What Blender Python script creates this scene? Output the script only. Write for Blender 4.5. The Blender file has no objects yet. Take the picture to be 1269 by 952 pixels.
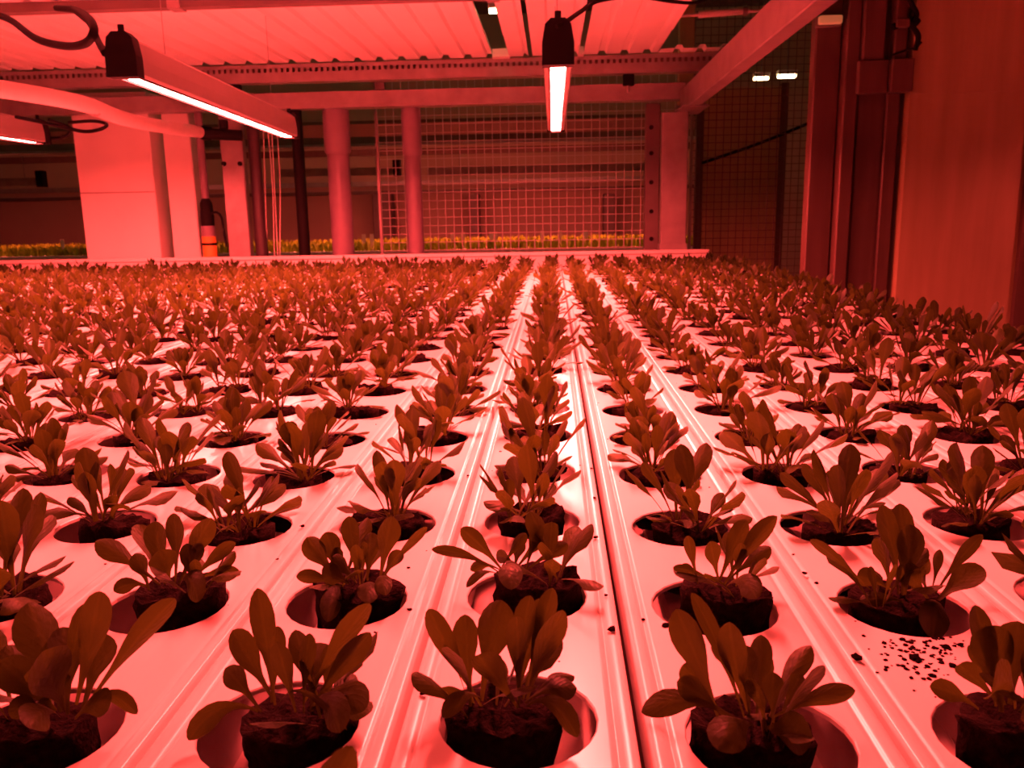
import bpy, math, random
from mathutils import Vector, Matrix, noise

# ------------------------------------------------------------------ camera, world, exposure
FPX, CX, CY = 1026.0, 634.5, 476.0            # focal length and centre for a 1269 x 952 frame
ZB = 0.90                                      # height of the growing bed's top
CAM = Vector((0, 0, ZB + 0.204))
yw = Vector(((685 - CX) / FPX, -(271 - CY) / FPX, -1)).normalized()
zw = Vector((1, 0.018, 0)).cross(yw)
if zw.y < 0: zw = -zw
zw.normalize()
xw = yw.cross(zw)
RW = Matrix((xw, yw, zw))                      # camera axes -> world axes
scene = bpy.context.scene
col = scene.collection
cd = bpy.data.cameras.new('camera')
cd.sensor_fit = 'HORIZONTAL'; cd.sensor_width = 36.0
cd.lens = FPX / 1269 * 36.0
cd.clip_start = 0.01
cd.dof.use_dof = True; cd.dof.focus_distance = 0.55; cd.dof.aperture_fstop = 26.0
cam = bpy.data.objects.new('camera', cd); col.objects.link(cam)
cam.matrix_world = Matrix.Translation(CAM) @ RW.to_4x4()
scene.camera = cam
world = bpy.data.worlds.new('world'); scene.world = world
world.use_nodes = True
world.node_tree.nodes['Background'].inputs[0].default_value = (0.05, 0.02, 0.015, 1)
world.node_tree.nodes['Background'].inputs[1].default_value = 0.25
vs = scene.view_settings
vs.view_transform = 'Standard'; vs.look = 'None'; vs.gamma = 1.0; vs.use_curve_mapping = False
vs.exposure = 0.0
LAMP_RED = (1.0, 0.061, 0.053)
LAMP_POWER = 780.0

def ray(px, py):
    return RW @ Vector(((px - CX) / FPX, -(py - CY) / FPX, -1))
def at(px, py, Y):
    d = ray(px, py); return CAM + d * (Y / d.y)
def on(px, py, z):
    d = ray(px, py); return CAM + d * ((z - CAM.z) / d.z)
def on_bed(px, py):
    return on(px, py, ZB)

# ------------------------------------------------------------------ materials
def mat(name, base, rough=0.5, metal=0.0, var=0.0, scale=20.0, bump=0.0, bscale=60.0, spec=0.5, coat=0.0, emit=None, estr=0.0, stretch=None):
    m = bpy.data.materials.new(name); m.use_nodes = True
    nt = m.node_tree; N = nt.nodes; b = N['Principled BSDF']
    b.inputs['Base Color'].default_value = (*base, 1)
    b.inputs['Roughness'].default_value = rough
    b.inputs['Metallic'].default_value = metal
    b.inputs['Specular IOR Level'].default_value = spec
    b.inputs['Coat Weight'].default_value = coat
    if emit:
        b.inputs['Emission Color'].default_value = (*emit, 1)
        b.inputs['Emission Strength'].default_value = estr
    if var or bump:
        tc = N.new('ShaderNodeTexCoord'); mp = N.new('ShaderNodeMapping')
        nt.links.new(tc.outputs['Object'], mp.inputs['Vector'])
        if stretch: mp.inputs['Scale'].default_value = stretch
        src = mp.outputs['Vector']
    if var:
        t = N.new('ShaderNodeTexNoise'); t.inputs['Scale'].default_value = scale; t.inputs['Detail'].default_value = 5
        r = N.new('ShaderNodeMapRange')
        r.inputs['From Min'].default_value = 0.3; r.inputs['From Max'].default_value = 0.7
        r.inputs['To Min'].default_value = 1 - var; r.inputs['To Max'].default_value = 1 + var
        mx = N.new('ShaderNodeMix'); mx.data_type = 'RGBA'; mx.blend_type = 'MULTIPLY'
        mx.inputs['Factor'].default_value = 1
        mx.inputs[6].default_value = (*base, 1)
        nt.links.new(src, t.inputs['Vector']); nt.links.new(t.outputs['Fac'], r.inputs['Value'])
        cmb = N.new('ShaderNodeCombineColor')
        for k in range(3): nt.links.new(r.outputs['Result'], cmb.inputs[k])
        nt.links.new(cmb.outputs['Color'], mx.inputs[7])
        nt.links.new(mx.outputs[2], b.inputs['Base Color'])
    if bump:
        t2 = N.new('ShaderNodeTexNoise'); t2.inputs['Scale'].default_value = bscale; t2.inputs['Detail'].default_value = 6
        bp = N.new('ShaderNodeBump'); bp.inputs['Strength'].default_value = bump; bp.inputs['Distance'].default_value = 0.002
        nt.links.new(src, t2.inputs['Vector']); nt.links.new(t2.outputs['Fac'], bp.inputs['Height'])
        nt.links.new(bp.outputs['Normal'], b.inputs['Normal'])
    return m

def leaf_material():
    m = bpy.data.materials.new('leaf'); m.use_nodes = True
    nt = m.node_tree; N = nt.nodes; L = nt.links
    b = N['Principled BSDF']; out = N['Material Output']
    uv = N.new('ShaderNodeUVMap'); sep = N.new('ShaderNodeSeparateXYZ'); L.new(uv.outputs['UV'], sep.inputs[0])
    # midrib mask from the across coordinate
    a = N.new('ShaderNodeMath'); a.operation = 'SUBTRACT'; a.inputs[1].default_value = 0.5; L.new(sep.outputs['X'], a.inputs[0])
    ab = N.new('ShaderNodeMath'); ab.operation = 'ABSOLUTE'; L.new(a.outputs[0], ab.inputs[0])
    mr = N.new('ShaderNodeMapRange'); mr.inputs['From Min'].default_value = 0.02; mr.inputs['From Max'].default_value = 0.10
    mr.inputs['To Min'].default_value = 1.0; mr.inputs['To Max'].default_value = 0.0; L.new(ab.outputs[0], mr.inputs['Value'])
    pet = N.new('ShaderNodeMapRange'); pet.inputs['From Min'].default_value = 0.15; pet.inputs['From Max'].default_value = 0.5
    pet.inputs['To Min'].default_value = 1.0; pet.inputs['To Max'].default_value = 0.0; L.new(sep.outputs['Y'], pet.inputs['Value'])
    mxm = N.new('ShaderNodeMath'); mxm.operation = 'MAXIMUM'
    ms = N.new('ShaderNodeMath'); ms.operation = 'MULTIPLY'; ms.inputs[1].default_value = 0.45; L.new(mr.outputs[0], ms.inputs[0])
    L.new(ms.outputs[0], mxm.inputs[0]); L.new(pet.outputs[0], mxm.inputs[1])
    oi = N.new('ShaderNodeObjectInfo')
    tc = N.new('ShaderNodeTexCoord'); nz = N.new('ShaderNodeTexNoise'); nz.inputs['Scale'].default_value = 60; L.new(tc.outputs['Object'], nz.inputs['Vector'])
    ad = N.new('ShaderNodeMath'); ad.operation = 'ADD'; L.new(oi.outputs['Random'], ad.inputs[0]); L.new(nz.outputs['Fac'], ad.inputs[1])
    hf = N.new('ShaderNodeMath'); hf.operation = 'MULTIPLY'; hf.inputs[1].default_value = 0.5; L.new(ad.outputs[0], hf.inputs[0])
    cr = N.new('ShaderNodeMix'); cr.data_type = 'RGBA'
    cr.inputs[6].default_value = (0.019, 0.025, 0.0045, 1); cr.inputs[7].default_value = (0.042, 0.054, 0.009, 1)
    L.new(hf.outputs[0], cr.inputs['Factor'])
    mx = N.new('ShaderNodeMix'); mx.data_type = 'RGBA'; L.new(mxm.outputs[0], mx.inputs['Factor'])
    L.new(cr.outputs[2], mx.inputs[6]); mx.inputs[7].default_value = (0.085, 0.090, 0.018, 1)
    L.new(mx.outputs[2], b.inputs['Base Color'])
    b.inputs['Roughness'].default_value = 0.48; b.inputs['Specular IOR Level'].default_value = 0.2
    # side veins, a fine relief
    wv = N.new('ShaderNodeTexVoronoi'); wv.inputs['Scale'].default_value = 260; wv.feature = 'DISTANCE_TO_EDGE'; L.new(tc.outputs['Object'], wv.inputs['Vector'])
    vk = N.new('ShaderNodeMath'); vk.operation = 'MULTIPLY_ADD'; vk.inputs[1].default_value = -0.75; L.new(ab.outputs[0], vk.inputs[0]); L.new(sep.outputs['Y'], vk.inputs[2])
    vf = N.new('ShaderNodeMath'); vf.operation = 'MULTIPLY'; vf.inputs[1].default_value = 24.0; L.new(vk.outputs[0], vf.inputs[0])
    vs_ = N.new('ShaderNodeMath'); vs_.operation = 'SINE'; L.new(vf.outputs[0], vs_.inputs[0])
    vp = N.new('ShaderNodeMath'); vp.operation = 'ABSOLUTE'; L.new(vs_.outputs[0], vp.inputs[0])
    vq = N.new('ShaderNodeMath'); vq.operation = 'POWER'; vq.inputs[1].default_value = 0.4; L.new(vp.outputs[0], vq.inputs[0])
    va = N.new('ShaderNodeMath'); va.operation = 'MULTIPLY_ADD'; va.inputs[1].default_value = 0.35; L.new(vq.outputs[0], va.inputs[0]); L.new(wv.outputs['Distance'], va.inputs[2])
    bp = N.new('ShaderNodeBump'); bp.inputs['Strength'].default_value = 0.35; bp.inputs['Distance'].default_value = 0.0010
    L.new(va.outputs[0], bp.inputs['Height']); L.new(bp.outputs['Normal'], b.inputs['Normal'])
    tr = N.new('ShaderNodeBsdfTranslucent'); tr.inputs['Color'].default_value = (0.085, 0.115, 0.010, 1)
    ms2 = N.new('ShaderNodeMixShader'); ms2.inputs[0].default_value = 0.35
    L.new(b.outputs[0], ms2.inputs[1]); L.new(tr.outputs[0], ms2.inputs[2]); L.new(ms2.outputs[0], out.inputs['Surface'])
    return m

M = {}
M['leaf'] = leaf_material()
M['soil'] = mat('soil', (0.009, 0.005, 0.004), 0.95, var=0.7, scale=220, bump=1.0, bscale=420, spec=0.08)
M['channel'] = mat('channel_plastic', (0.86, 0.84, 0.82), 0.27, var=0.04, scale=9, bump=0.02, bscale=30, spec=0.5, stretch=(4, 0.6, 1))
M['trough'] = mat('trough_plastic', (0.62, 0.56, 0.55), 0.35, var=0.15, scale=25)
M['gutter'] = mat('gutter_plastic', (0.62, 0.60, 0.58), 0.4, var=0.05, scale=6)
M['white_panel'] = mat('white_panel', (0.74, 0.71, 0.69), 0.5, var=0.05, scale=4)
M['deck'] = mat('deck_sheet', (0.90, 0.88, 0.86), 0.45, var=0.05, scale=3)
M['galv'] = mat('galvanised_steel', (0.30, 0.285, 0.29), 0.42, metal=0.55, var=0.15, scale=14)
M['steel_dark'] = mat('dark_steel', (0.14, 0.12, 0.115), 0.5, metal=0.4, var=0.12, scale=10)
M['steel_brown'] = mat('brown_steel', (0.115, 0.08, 0.065), 0.42, metal=0.25, var=0.14, scale=5, stretch=(6, 6, 0.5))
M['panel_metal'] = mat('panel_metal', (0.46, 0.40, 0.22), 0.42, metal=0.15, var=0.10, scale=5, stretch=(5, 5, 0.5))
M['black'] = mat('black_plastic', (0.006, 0.005, 0.005), 0.6, spec=0.12)
M['rubber'] = mat('cable_rubber', (0.006, 0.005, 0.005), 0.7, spec=0.1)
M['pipe'] = mat('pipe_plastic', (0.19, 0.15, 0.19), 0.35, var=0.06)
M['pipe_dark'] = mat('dark_pipe', (0.035, 0.025, 0.03), 0.4, var=0.1)
M['hose'] = mat('white_hose', (0.66, 0.60, 0.58), 0.4, var=0.05)
M['housing'] = mat('lamp_housing', (0.25, 0.23, 0.22), 0.4, metal=0.2, var=0.04)
M['strip'] = mat('lamp_strip', (0.3, 0.1, 0.1), 0.4, emit=LAMP_RED, estr=LAMP_POWER)
M['far_strip'] = mat('far_lamp_strip', (0.3, 0.1, 0.1), 0.4, emit=(1.0, 0.10, 0.07), estr=280)
M['tube'] = mat('white_tube', (0.9, 0.9, 0.85), 0.4, emit=(1.0, 0.62, 0.28), estr=20.0)
M['dim_tube'] = mat('dim_tube', (0.6, 0.5, 0.35), 0.4, emit=(1.0, 0.50, 0.18), estr=0.14)  # weak emission imitating a warm reflection on the column
M['orange'] = mat('orange_plastic', (0.75, 0.30, 0.05), 0.4, var=0.05)
M['tag'] = mat('tag_plastic', (0.8, 0.75, 0.7), 0.5)
M['mesh'] = mat('mesh_wire', (0.60, 0.56, 0.54), 0.45)
M['concrete'] = mat('concrete', (0.22, 0.20, 0.18), 0.85, var=0.2, scale=3, bump=0.2)
M['far_wall'] = mat('far_wall', (0.42, 0.33, 0.27), 0.8, var=0.08, scale=1.5)
M['ceil'] = mat('ceiling_paint', (0.22, 0.19, 0.17), 0.85, var=0.1, scale=2)
M['far_leaf'] = mat('far_leaf', (0.28, 0.42, 0.01), 0.6, var=0.35, scale=12)

# ------------------------------------------------------------------ mesh helpers
class MB:
    def __init__(self): self.v = []; self.f = []; self.uv = {}; self.sm = []
    def add(self, vs, fs, smooth=False):
        o = len(self.v); self.v += [tuple(p) for p in vs]
        self.f += [tuple(i + o for i in f) for f in fs]; self.sm += [smooth] * len(fs); return self
    def box(self, x0, x1, y0, y1, z0, z1, bev=0.0):
        if bev <= 0:
            vs = [(x, y, z) for z in (z0, z1) for y in (y0, y1) for x in (x0, x1)]
            return self.add(vs, [(0, 2, 3, 1), (4, 5, 7, 6), (0, 1, 5, 4), (2, 6, 7, 3), (0, 4, 6, 2), (1, 3, 7, 5)])
        b = bev                                              # vertical prism with chamfered corners and chamfered rims
        def ring(z, i):
            X0, X1, Y0, Y1 = x0 + i, x1 - i, y0 + i, y1 - i
            return [(X0 + b, Y0, z), (X1 - b, Y0, z), (X1, Y0 + b, z), (X1, Y1 - b, z), (X1 - b, Y1, z), (X0 + b, Y1, z), (X0, Y1 - b, z), (X0, Y0 + b, z)]
        vs = ring(z0, b * .7) + ring(z0 + b * .7, 0) + ring(z1 - b * .7, 0) + ring(z1, b * .7)
        fs = [tuple(range(7, -1, -1)), tuple(range(24, 32))]
        for k in range(3):
            for i in range(8):
                j = (i + 1) % 8; fs.append((8 * k + i, 8 * k + j, 8 * k + 8 + j, 8 * k + 8 + i))
        return self.add(vs, fs)
    def tube(self, pts, r, n=10, cap=True, smooth=True):
        pts = [Vector(p) for p in pts]; R = r if isinstance(r, (list, tuple)) else [r] * len(pts)
        rings = []; prev = None
        for i, p in enumerate(pts):
            t = (pts[min(i + 1, len(pts) - 1)] - pts[max(i - 1, 0)]).normalized()
            if prev is None:
                prev = t.orthogonal().normalized()
            u = (prev - t * prev.dot(t)).normalized(); prev = u; w = t.cross(u)
            rings.append([p + (u * math.cos(2 * math.pi * k / n) + w * math.sin(2 * math.pi * k / n)) * R[i] for k in range(n)])
        vs = [q for rg in rings for q in rg]; fs = []
        for i in range(len(pts) - 1):
            for k in range(n):
                j = (k + 1) % n; fs.append((i * n + k, i * n + j, i * n + n + j, i * n + n + k))
        self.add(vs, fs, smooth)
        if cap:
            self.add(rings[0], [tuple(range(n - 1, -1, -1))]); self.add(rings[-1], [tuple(range(n))])
        return self
    def prism(self, prof, y0, y1, closed=True):              # profile of (x, z) swept along Y
        n = len(prof)
        vs = [(x, y0, z) for x, z in prof] + [(x, y1, z) for x, z in prof]
        fs = [(i, (i + 1) % n, n + (i + 1) % n, n + i) for i in range(n if closed else n - 1)]
        if closed: fs += [tuple(range(n - 1, -1, -1)), tuple(range(n, 2 * n))]
        return self.add(vs, fs)
    def mesh(self, name, material):
        me = bpy.data.meshes.new(name); me.from_pydata(self.v, [], self.f); me.materials.append(material)
        me.polygons.foreach_set('use_smooth', self.sm)
        me.update(); return me
    def build(self, name, material, parent=None, loc=None):
        return link(name, self.mesh(name, material), parent, loc)

def link(name, data, parent=None, loc=None):
    o = bpy.data.objects.new(name, data); col.objects.link(o)
    if parent is not None: o.parent = parent
    if loc is not None: o.location = loc
    return o
def tag(o, label, cat, group=None, kind=None):
    o['label'] = label; o['category'] = cat
    if group: o['group'] = group
    if kind: o['kind'] = kind
    return o
def thing(name, label, cat, loc=(0, 0, 0), group=None):
    o = link(name, None, None, loc); o.empty_display_size = 0.02
    return tag(o, label, cat, group)
def struct(o, label=None):
    o['kind'] = 'structure'
    if label: o['label'] = label
    return o
def copy_tree(o, parent=None):
    c = o.copy(); col.objects.link(c); c.parent = parent
    for ch in list(o.children): copy_tree(ch, c)
    return c
def smooth_path(pts, n=8):
    P = [Vector(p) for p in pts]; P = [P[0] * 2 - P[1]] + P + [P[-1] * 2 - P[-2]]
    out = []
    for i in range(1, len(P) - 2):
        for k in range(n):
            t = k / n; a, b, c, d = P[i - 1:i + 3]
            out.append(0.5 * ((2 * b) + (c - a) * t + (2 * a - 5 * b + 4 * c - d) * t * t + (3 * b - a - 3 * c + d) * t ** 3))
    out.append(P[-2]); return out
rnd = random.Random(7)

# ------------------------------------------------------------------ the room
ROOM = dict(x0=-6.5, x1=3.2, y0=-2.6, y1=9.6, z1=3.3)
struct(MB().box(ROOM['x0'], ROOM['x1'], ROOM['y0'], ROOM['y1'], -0.1, 0).build('floor', M['concrete']), 'grey concrete floor of the grow room')
struct(MB().box(ROOM['x0'], ROOM['x1'], ROOM['y0'], ROOM['y1'], ROOM['z1'], ROOM['z1'] + .1).build('ceiling', M['ceil']), 'dark ceiling high above the racks')
struct(MB().box(ROOM['x0'], ROOM['x1'], ROOM['y1'], ROOM['y1'] + .1, 0, ROOM['z1']).build('wall_back', M['far_wall']), 'brownish rear wall behind the far rack')
struct(MB().box(ROOM['x0'] - .1, ROOM['x0'], ROOM['y0'], ROOM['y1'], 0, ROOM['z1']).build('wall_left', M['far_wall']), 'plain side wall beyond the white pillars')
struct(MB().box(ROOM['x1'], ROOM['x1'] + .1, ROOM['y0'], ROOM['y1'], 0, ROOM['z1']).build('wall_right', M['far_wall']), 'plain side wall behind the metal panel')
struct(MB().box(ROOM['x0'], ROOM['x1'], ROOM['y0'] - .1, ROOM['y0'], 0, ROOM['z1']).build('wall_front', M['far_wall']), 'plain wall facing the end gutter across the bed')

# ------------------------------------------------------------------ growing channels
PITCH, X0 = 0.0988, -0.0152
RS = 0.1150                                    # hole spacing
HR = 0.0328                                    # hole radius
Y_FIRST = {0: 0.311, 1: 0.299, -1: 0.304, -2: 0.297, 2: 0.3000}
NBEHIND, NROWS = 5, 30                         # holes on the photographer's side of row 0, holes from row 0 on
C_MIN, C_MAX = -26, 7
def chan_x(c): return X0 + PITCH * c + (-.0008 if c <= 0 else .0008)
crand = random.Random(3)
chan_off = {c: Y_FIRST.get(c, 0.300 + crand.uniform(-.012, .012)) for c in range(C_MIN, C_MAX + 1)}
def hole(c, r): return Vector((chan_x(c), chan_off[c] + RS * r, ZB))

def channel_meshes():
    lid = MB(); hx, hy = 0.0365, RS / 2
    ny = NBEHIND + NROWS
    nseg = 8
    for k in range(ny):
        yc = (k - NBEHIND) * RS
        outer = []
        cs = [(-hx, -hy), (hx, -hy), (hx, hy), (-hx, hy)]
        for s in range(4):
            a, b = cs[s], cs[(s + 1) % 4]
            for i in range(nseg):
                t = i / nseg; outer.append((a[0] + (b[0] - a[0]) * t, a[1] + (b[1] - a[1]) * t))
        a0 = math.atan2(-hy, -hx)
        angs = []
        ca = [math.atan2(c[1], c[0]) for c in cs]
        for s in range(4):
            a, b = ca[s], ca[(s + 1) % 4]
            if b < a: b += 2 * math.pi
            for i in range(nseg): angs.append(a + (b - a) * i / nseg)
        n = len(outer)
        vs = [(x, yc + y, 0) for x, y in outer]
        vs += [((HR + .0006) * math.cos(a), yc + (HR + .0006) * math.sin(a), 0) for a in angs]
        vs += [(HR * math.cos(a), yc + HR * math.sin(a), -.0006) for a in angs]
        vs += [(HR * math.cos(a), yc + HR * math.sin(a), -.0026) for a in angs]
        fs = []
        for L in range(3):
            for i in range(n):
                j = (i + 1) % n; fs.append((L * n + i, L * n + j, L * n + n + j, L * n + n + i))
        lid.add(vs, fs)
    y0, y1 = -NBEHIND * RS - RS / 2, (NROWS - 1) * RS + RS / 2
    prof = [(hx, 0), (.0385, 0), (.0392, -.0006), (.0400, -.0006), (.0408, .0000), (.0425, .0004), (.0445, .0007), (.0464, .0005), (.0476, -.0002), (.0480, -.0016), (.0480, -.020)]
    for s in (1, -1):
        q = [(s * x, z) for x, z in prof]
        if s < 0: q = q[::-1]
        n = len(q)
        vs = [(x, y0, z) for x, z in q] + [(x, y1, z) for x, z in q]
        lid.add(vs, [(i, n + i, n + i + 1, i + 1) for i in range(n - 1)], True)
    # solid end flange
    lid.add([(-.0480, y1, .0), (.0480, y1, .0), (.0480, y1, -.020), (-.0480, y1, -.020)], [(0, 1, 2, 3)])
    tr = MB()
    a, b, zf, th = .0460, .0405, -.052, .0015
    prof = [(-a, -.004), (-b, zf), (-.012, zf), (-.010, zf + .002), (.010, zf + .002), (.012, zf), (b, zf), (a, -.004),
            (a + th, -.004), (b + th, zf - th), (-b - th, zf - th), (-a - th, -.004)]
    # keep the outside within the lid's skirt
    prof = [(max(-.0468, min(.0468, x)), z) for x, z in prof]
    tr.prism(prof, y0, y1)
    return lid.mesh('lid', M['channel']), tr.mesh('trough', M['trough'])
lid_me, trough_me = channel_meshes()
NUM = ['', 'one', 'two', 'three', 'four', 'five', 'six', 'seven', 'eight', 'nine', 'ten', 'eleven', 'twelve', 'thirteen', 'fourteen', 'fifteen',
       'sixteen', 'seventeen', 'eighteen', 'nineteen', 'twenty', 'twenty-one', 'twenty-two', 'twenty-three', 'twenty-four', 'twenty-five', 'twenty-six']
for c in range(C_MIN, C_MAX + 1):
    lab = ('glossy white growing channel with round holes directly below the centre lamp' if c == 0 else
           'glossy white growing channel, %s over from the centre-lamp channel, %s side' % (NUM[abs(c)], 'pillar' if c < 0 else 'metal wall'))
    t = thing('growing_channel', lab, 'channel', (chan_x(c), chan_off[c], ZB), 'white growing channels of the bed')
    link('lid', lid_me, t); link('trough', trough_me, t)
# rack frame that carries the channels
fr = thing('rack_frame', 'galvanised steel frame and legs under the growing bed', 'frame')
xl, xr = chan_x(C_MIN) - .05, chan_x(C_MAX) + .05
for y in (-0.1, 1.2, 2.5, 3.55):
    MB().box(xl, xr, y - .03, y + .03, ZB - .12, ZB - .0536).build('cross_rail', M['galv'], fr)
    for x in (xl + .03, -1.3, xr - .03):
        MB().box(x - .03, x + .03, y - .03, y + .03, 0, ZB - .12).build('leg', M['galv'], fr)

# end gutter (the white ledge behind the last plants)
gz = at(700, 313, 3.77).z
YG = 3.78
gx1 = at(878, 315, YG).x
g = thing('end_gutter', 'long white gutter ledge across the far ends of the channels', 'gutter')
MB().box(-4.2, gx1, YG, YG + .14, ZB - .16, gz, .004).build('gutter_body', M['gutter'], g)
MB().box(-4.2, gx1 + .002, YG - .008, YG + .008, gz - .012, gz + .004, .002).build('lip', M['gutter'], g)
for x in (-3.6, -1.5, .5):
    MB().box(x - .03, x + .03, YG + .03, YG + .09, 0, ZB - .16).build('leg', M['galv'], g)

# ------------------------------------------------------------------ lettuce seedlings
def leaf_mesh(B, C, T, width, side, name='leaf', nu=4, nv=9, cup=.16, petiole=.36, tipround=.62, wavy=0.0, seed=0):
    """A spoon-shaped leaf along the curve B-C-T; side is the across direction."""
    vs = []; fs = []; uvs = []
    side = Vector(side).normalized()
    ts = [.84 * j / (nv - 4) for j in range(nv - 3)] + [.93, .98, 1.0] if nv > 6 else [j / (nv - 1) for j in range(nv)]
    for t in ts:
        p = B * (1 - t) ** 2 + C * 2 * t * (1 - t) + T * t * t
        d = ((C - B) * (1 - t) + (T - C) * t).normalized()
        s = (side - d * side.dot(d)).normalized(); n = s.cross(d)
        if t < petiole: w = 0.11 + 0.13 * (t / petiole) ** 2
        else:
            q = (t - petiole) / (1 - petiole)
            w = 0.24 + 0.76 * (.5 - .5 * math.cos(min(1, q / .62) * math.pi)) ** .85 if q < .62 else max(0.0, 1 - ((q - .62) / .38) ** 2.3) ** tipround
        w = max(w, .04) * width / 2
        for i in range(nu + 1):
            u = i / nu * 2 - 1
            lift = abs(u) ** 1.4 * w * cup * 2
            if wavy: lift += wavy * w * math.sin(t * 13 + seed + u * 2) * abs(u)
            vs.append(p + s * (u * w) + n * lift); uvs.append((i / nu, t))
    for j in range(nv - 1):
        for i in range(nu):
            a = j * (nu + 1) + i; fs.append((a, a + 1, a + nu + 2, a + nu + 1))
    return vs, fs, uvs
def mesh_from(parts, name, material):
    vs = []; fs = []; uv = []
    for v, f, u in parts:
        o = len(vs); vs += [tuple(p) for p in v]; fs += [tuple(i + o for i in q) for q in f]; uv += u
    me = bpy.data.meshes.new(name); me.from_pydata(vs, [], fs); me.materials.append(material)
    ul = me.uv_layers.new(name='UVMap')
    li = [0] * len(me.loops); me.loops.foreach_get('vertex_index', li)
    flat = []
    for i in li: flat += uv[i]
    ul.data.foreach_set('uv', flat)
    me.polygons.foreach_set('use_smooth', [True] * len(me.polygons)); me.update(); return me

def plug_mesh(seed, r=.0245, h=.042, n=34, rings=9):
    R = random.Random(seed); vs = []; fs = []
    off = Vector((R.uniform(0, 9), R.uniform(0, 9), R.uniform(0, 9)))
    def nz(p, s): return noise.noise(p * s + off)
    for j in range(rings):
        z = -h + h * j / (rings - 1)
        for k in range(n):
            a = 2 * math.pi * k / n
            d = Vector((math.cos(a), math.sin(a), 0)); p = d * r + Vector((0, 0, z))
            rr = r * (.93 + .07 * j / (rings - 1)) * (1 + .12 * nz(p, 60) + .09 * nz(p, 210))
            zz = z + (.0035 * nz(d * r, 110) + .002 * nz(d * r, 300) if j == rings - 1 else 0)
            vs.append(d * rr + Vector((0, 0, zz)))
    base = (rings - 1) * n
    for q, fr_ in ((.72, 1), (.4, 1)):
        for k in range(n):
            a = 2 * math.pi * k / n; p = Vector((math.cos(a), math.sin(a), 0)) * r * q
            vs.append(p + Vector((0, 0, -.002 + .006 * nz(p, 130) + .003 * nz(p, 330))))
    vs.append(Vector((0, 0, -.001)))
    for j in range(rings + 1):
        for k in range(n):
            m = (k + 1) % n; fs.append((j * n + k, j * n + m, j * n + n + m, j * n + n + k))
    c = len(vs) - 1; b = (rings + 1) * n
    for k in range(n): fs.append((b + k, b + (k + 1) % n, c))
    fs.append(tuple(range(n - 1, -1, -1)))
    me = bpy.data.meshes.new('soil_plug'); me.from_pydata([tuple(v) for v in vs], [], fs); me.materials.append(M['soil'])
    me.polygons.foreach_set('use_smooth', [True] * len(me.polygons)); me.update()
    return me
PLUGS = [plug_mesh(40 + i) for i in range(8)]
PLUGS_LOW = [plug_mesh(60 + i, n=10, rings=3) for i in range(4)]

def random_leaves(R, count=None, size=1.0):
    """Leaf curves of one seedling around (0,0,0), the top of its plug."""
    out = []
    n = count or R.randint(17, 23)
    a0 = R.uniform(0, 6.28); nc = R.choice((2, 2, 3, 3))
    crowns = [Vector((R.uniform(-.015, .015), R.uniform(-.012, .012), -.001)) if nc > 1 else Vector((R.uniform(-.004, .004),) * 2 + (0,)) for _ in range(nc)]
    for i in range(n):
        q = i / (n - 1)                                      # 0 inner, 1 outer
        az = a0 + i * 2.39996 + R.uniform(-.4, .4)
        inc = math.radians(12 + 62 * q ** 1.3 + R.uniform(-9, 12))     # from the vertical
        Ln = (.049 - .011 * q) * R.uniform(.72, 1.15) * size
        if i < 2: Ln *= .75
        w = Ln * R.uniform(.22, .31) * (1 + .42 * q)
        rad = Vector((math.cos(az), math.sin(az), 0)); up = Vector((0, 0, 1))
        B = crowns[i % nc] + rad * R.uniform(.001, .004)
        T = B + (rad * math.sin(inc) + up * math.cos(inc)) * Ln
        bend = R.uniform(.05, .24) * Ln
        C = (B + T) / 2 + up * bend * math.sin(inc) - rad * bend * .35 * math.cos(inc)
        tw = R.uniform(-.5, .5)
        side = Vector((-math.sin(az), math.cos(az), 0)) * math.cos(tw) + up * math.sin(tw)
        out.append((B, C, T, w, side, R.uniform(.08, .2), R.uniform(0, 6)))
    return out
def foliage_mesh(seed, nu=2, nv=6, size=1.0, count=None):
    R = random.Random(seed)
    return mesh_from([leaf_mesh(B, C, T, w, s, nu=nu, nv=nv, cup=cu) for B, C, T, w, s, cu, ph in random_leaves(R, size=size, count=count)], 'foliage', M['leaf'])
FOLIAGE = [foliage_mesh(200 + i, 2, 7) for i in range(18)]
# leaf kits for the seedlings whose leaves can be told apart: twelve kits, each a list of single-leaf meshes
KITS = []
for i in range(14):
    R = random.Random(500 + i)
    KITS.append([mesh_from([leaf_mesh(B, C, T, w, s, nu=4, nv=10, cup=cu, wavy=.12, seed=ph, petiole=.40)], 'leaf', M['leaf']) for B, C, T, w, s, cu, ph in random_leaves(R)])

PLANT_GROUP = 'lettuce seedlings standing in the growing channels'
def plant_root(c, r, label, dx=0, dy=0, top=.002, group=None):
    h = hole(c, r)
    return thing('lettuce_seedling', label, 'seedling', (h.x + dx, h.y + dy, ZB + top), group or PLANT_GROUP)

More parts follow.
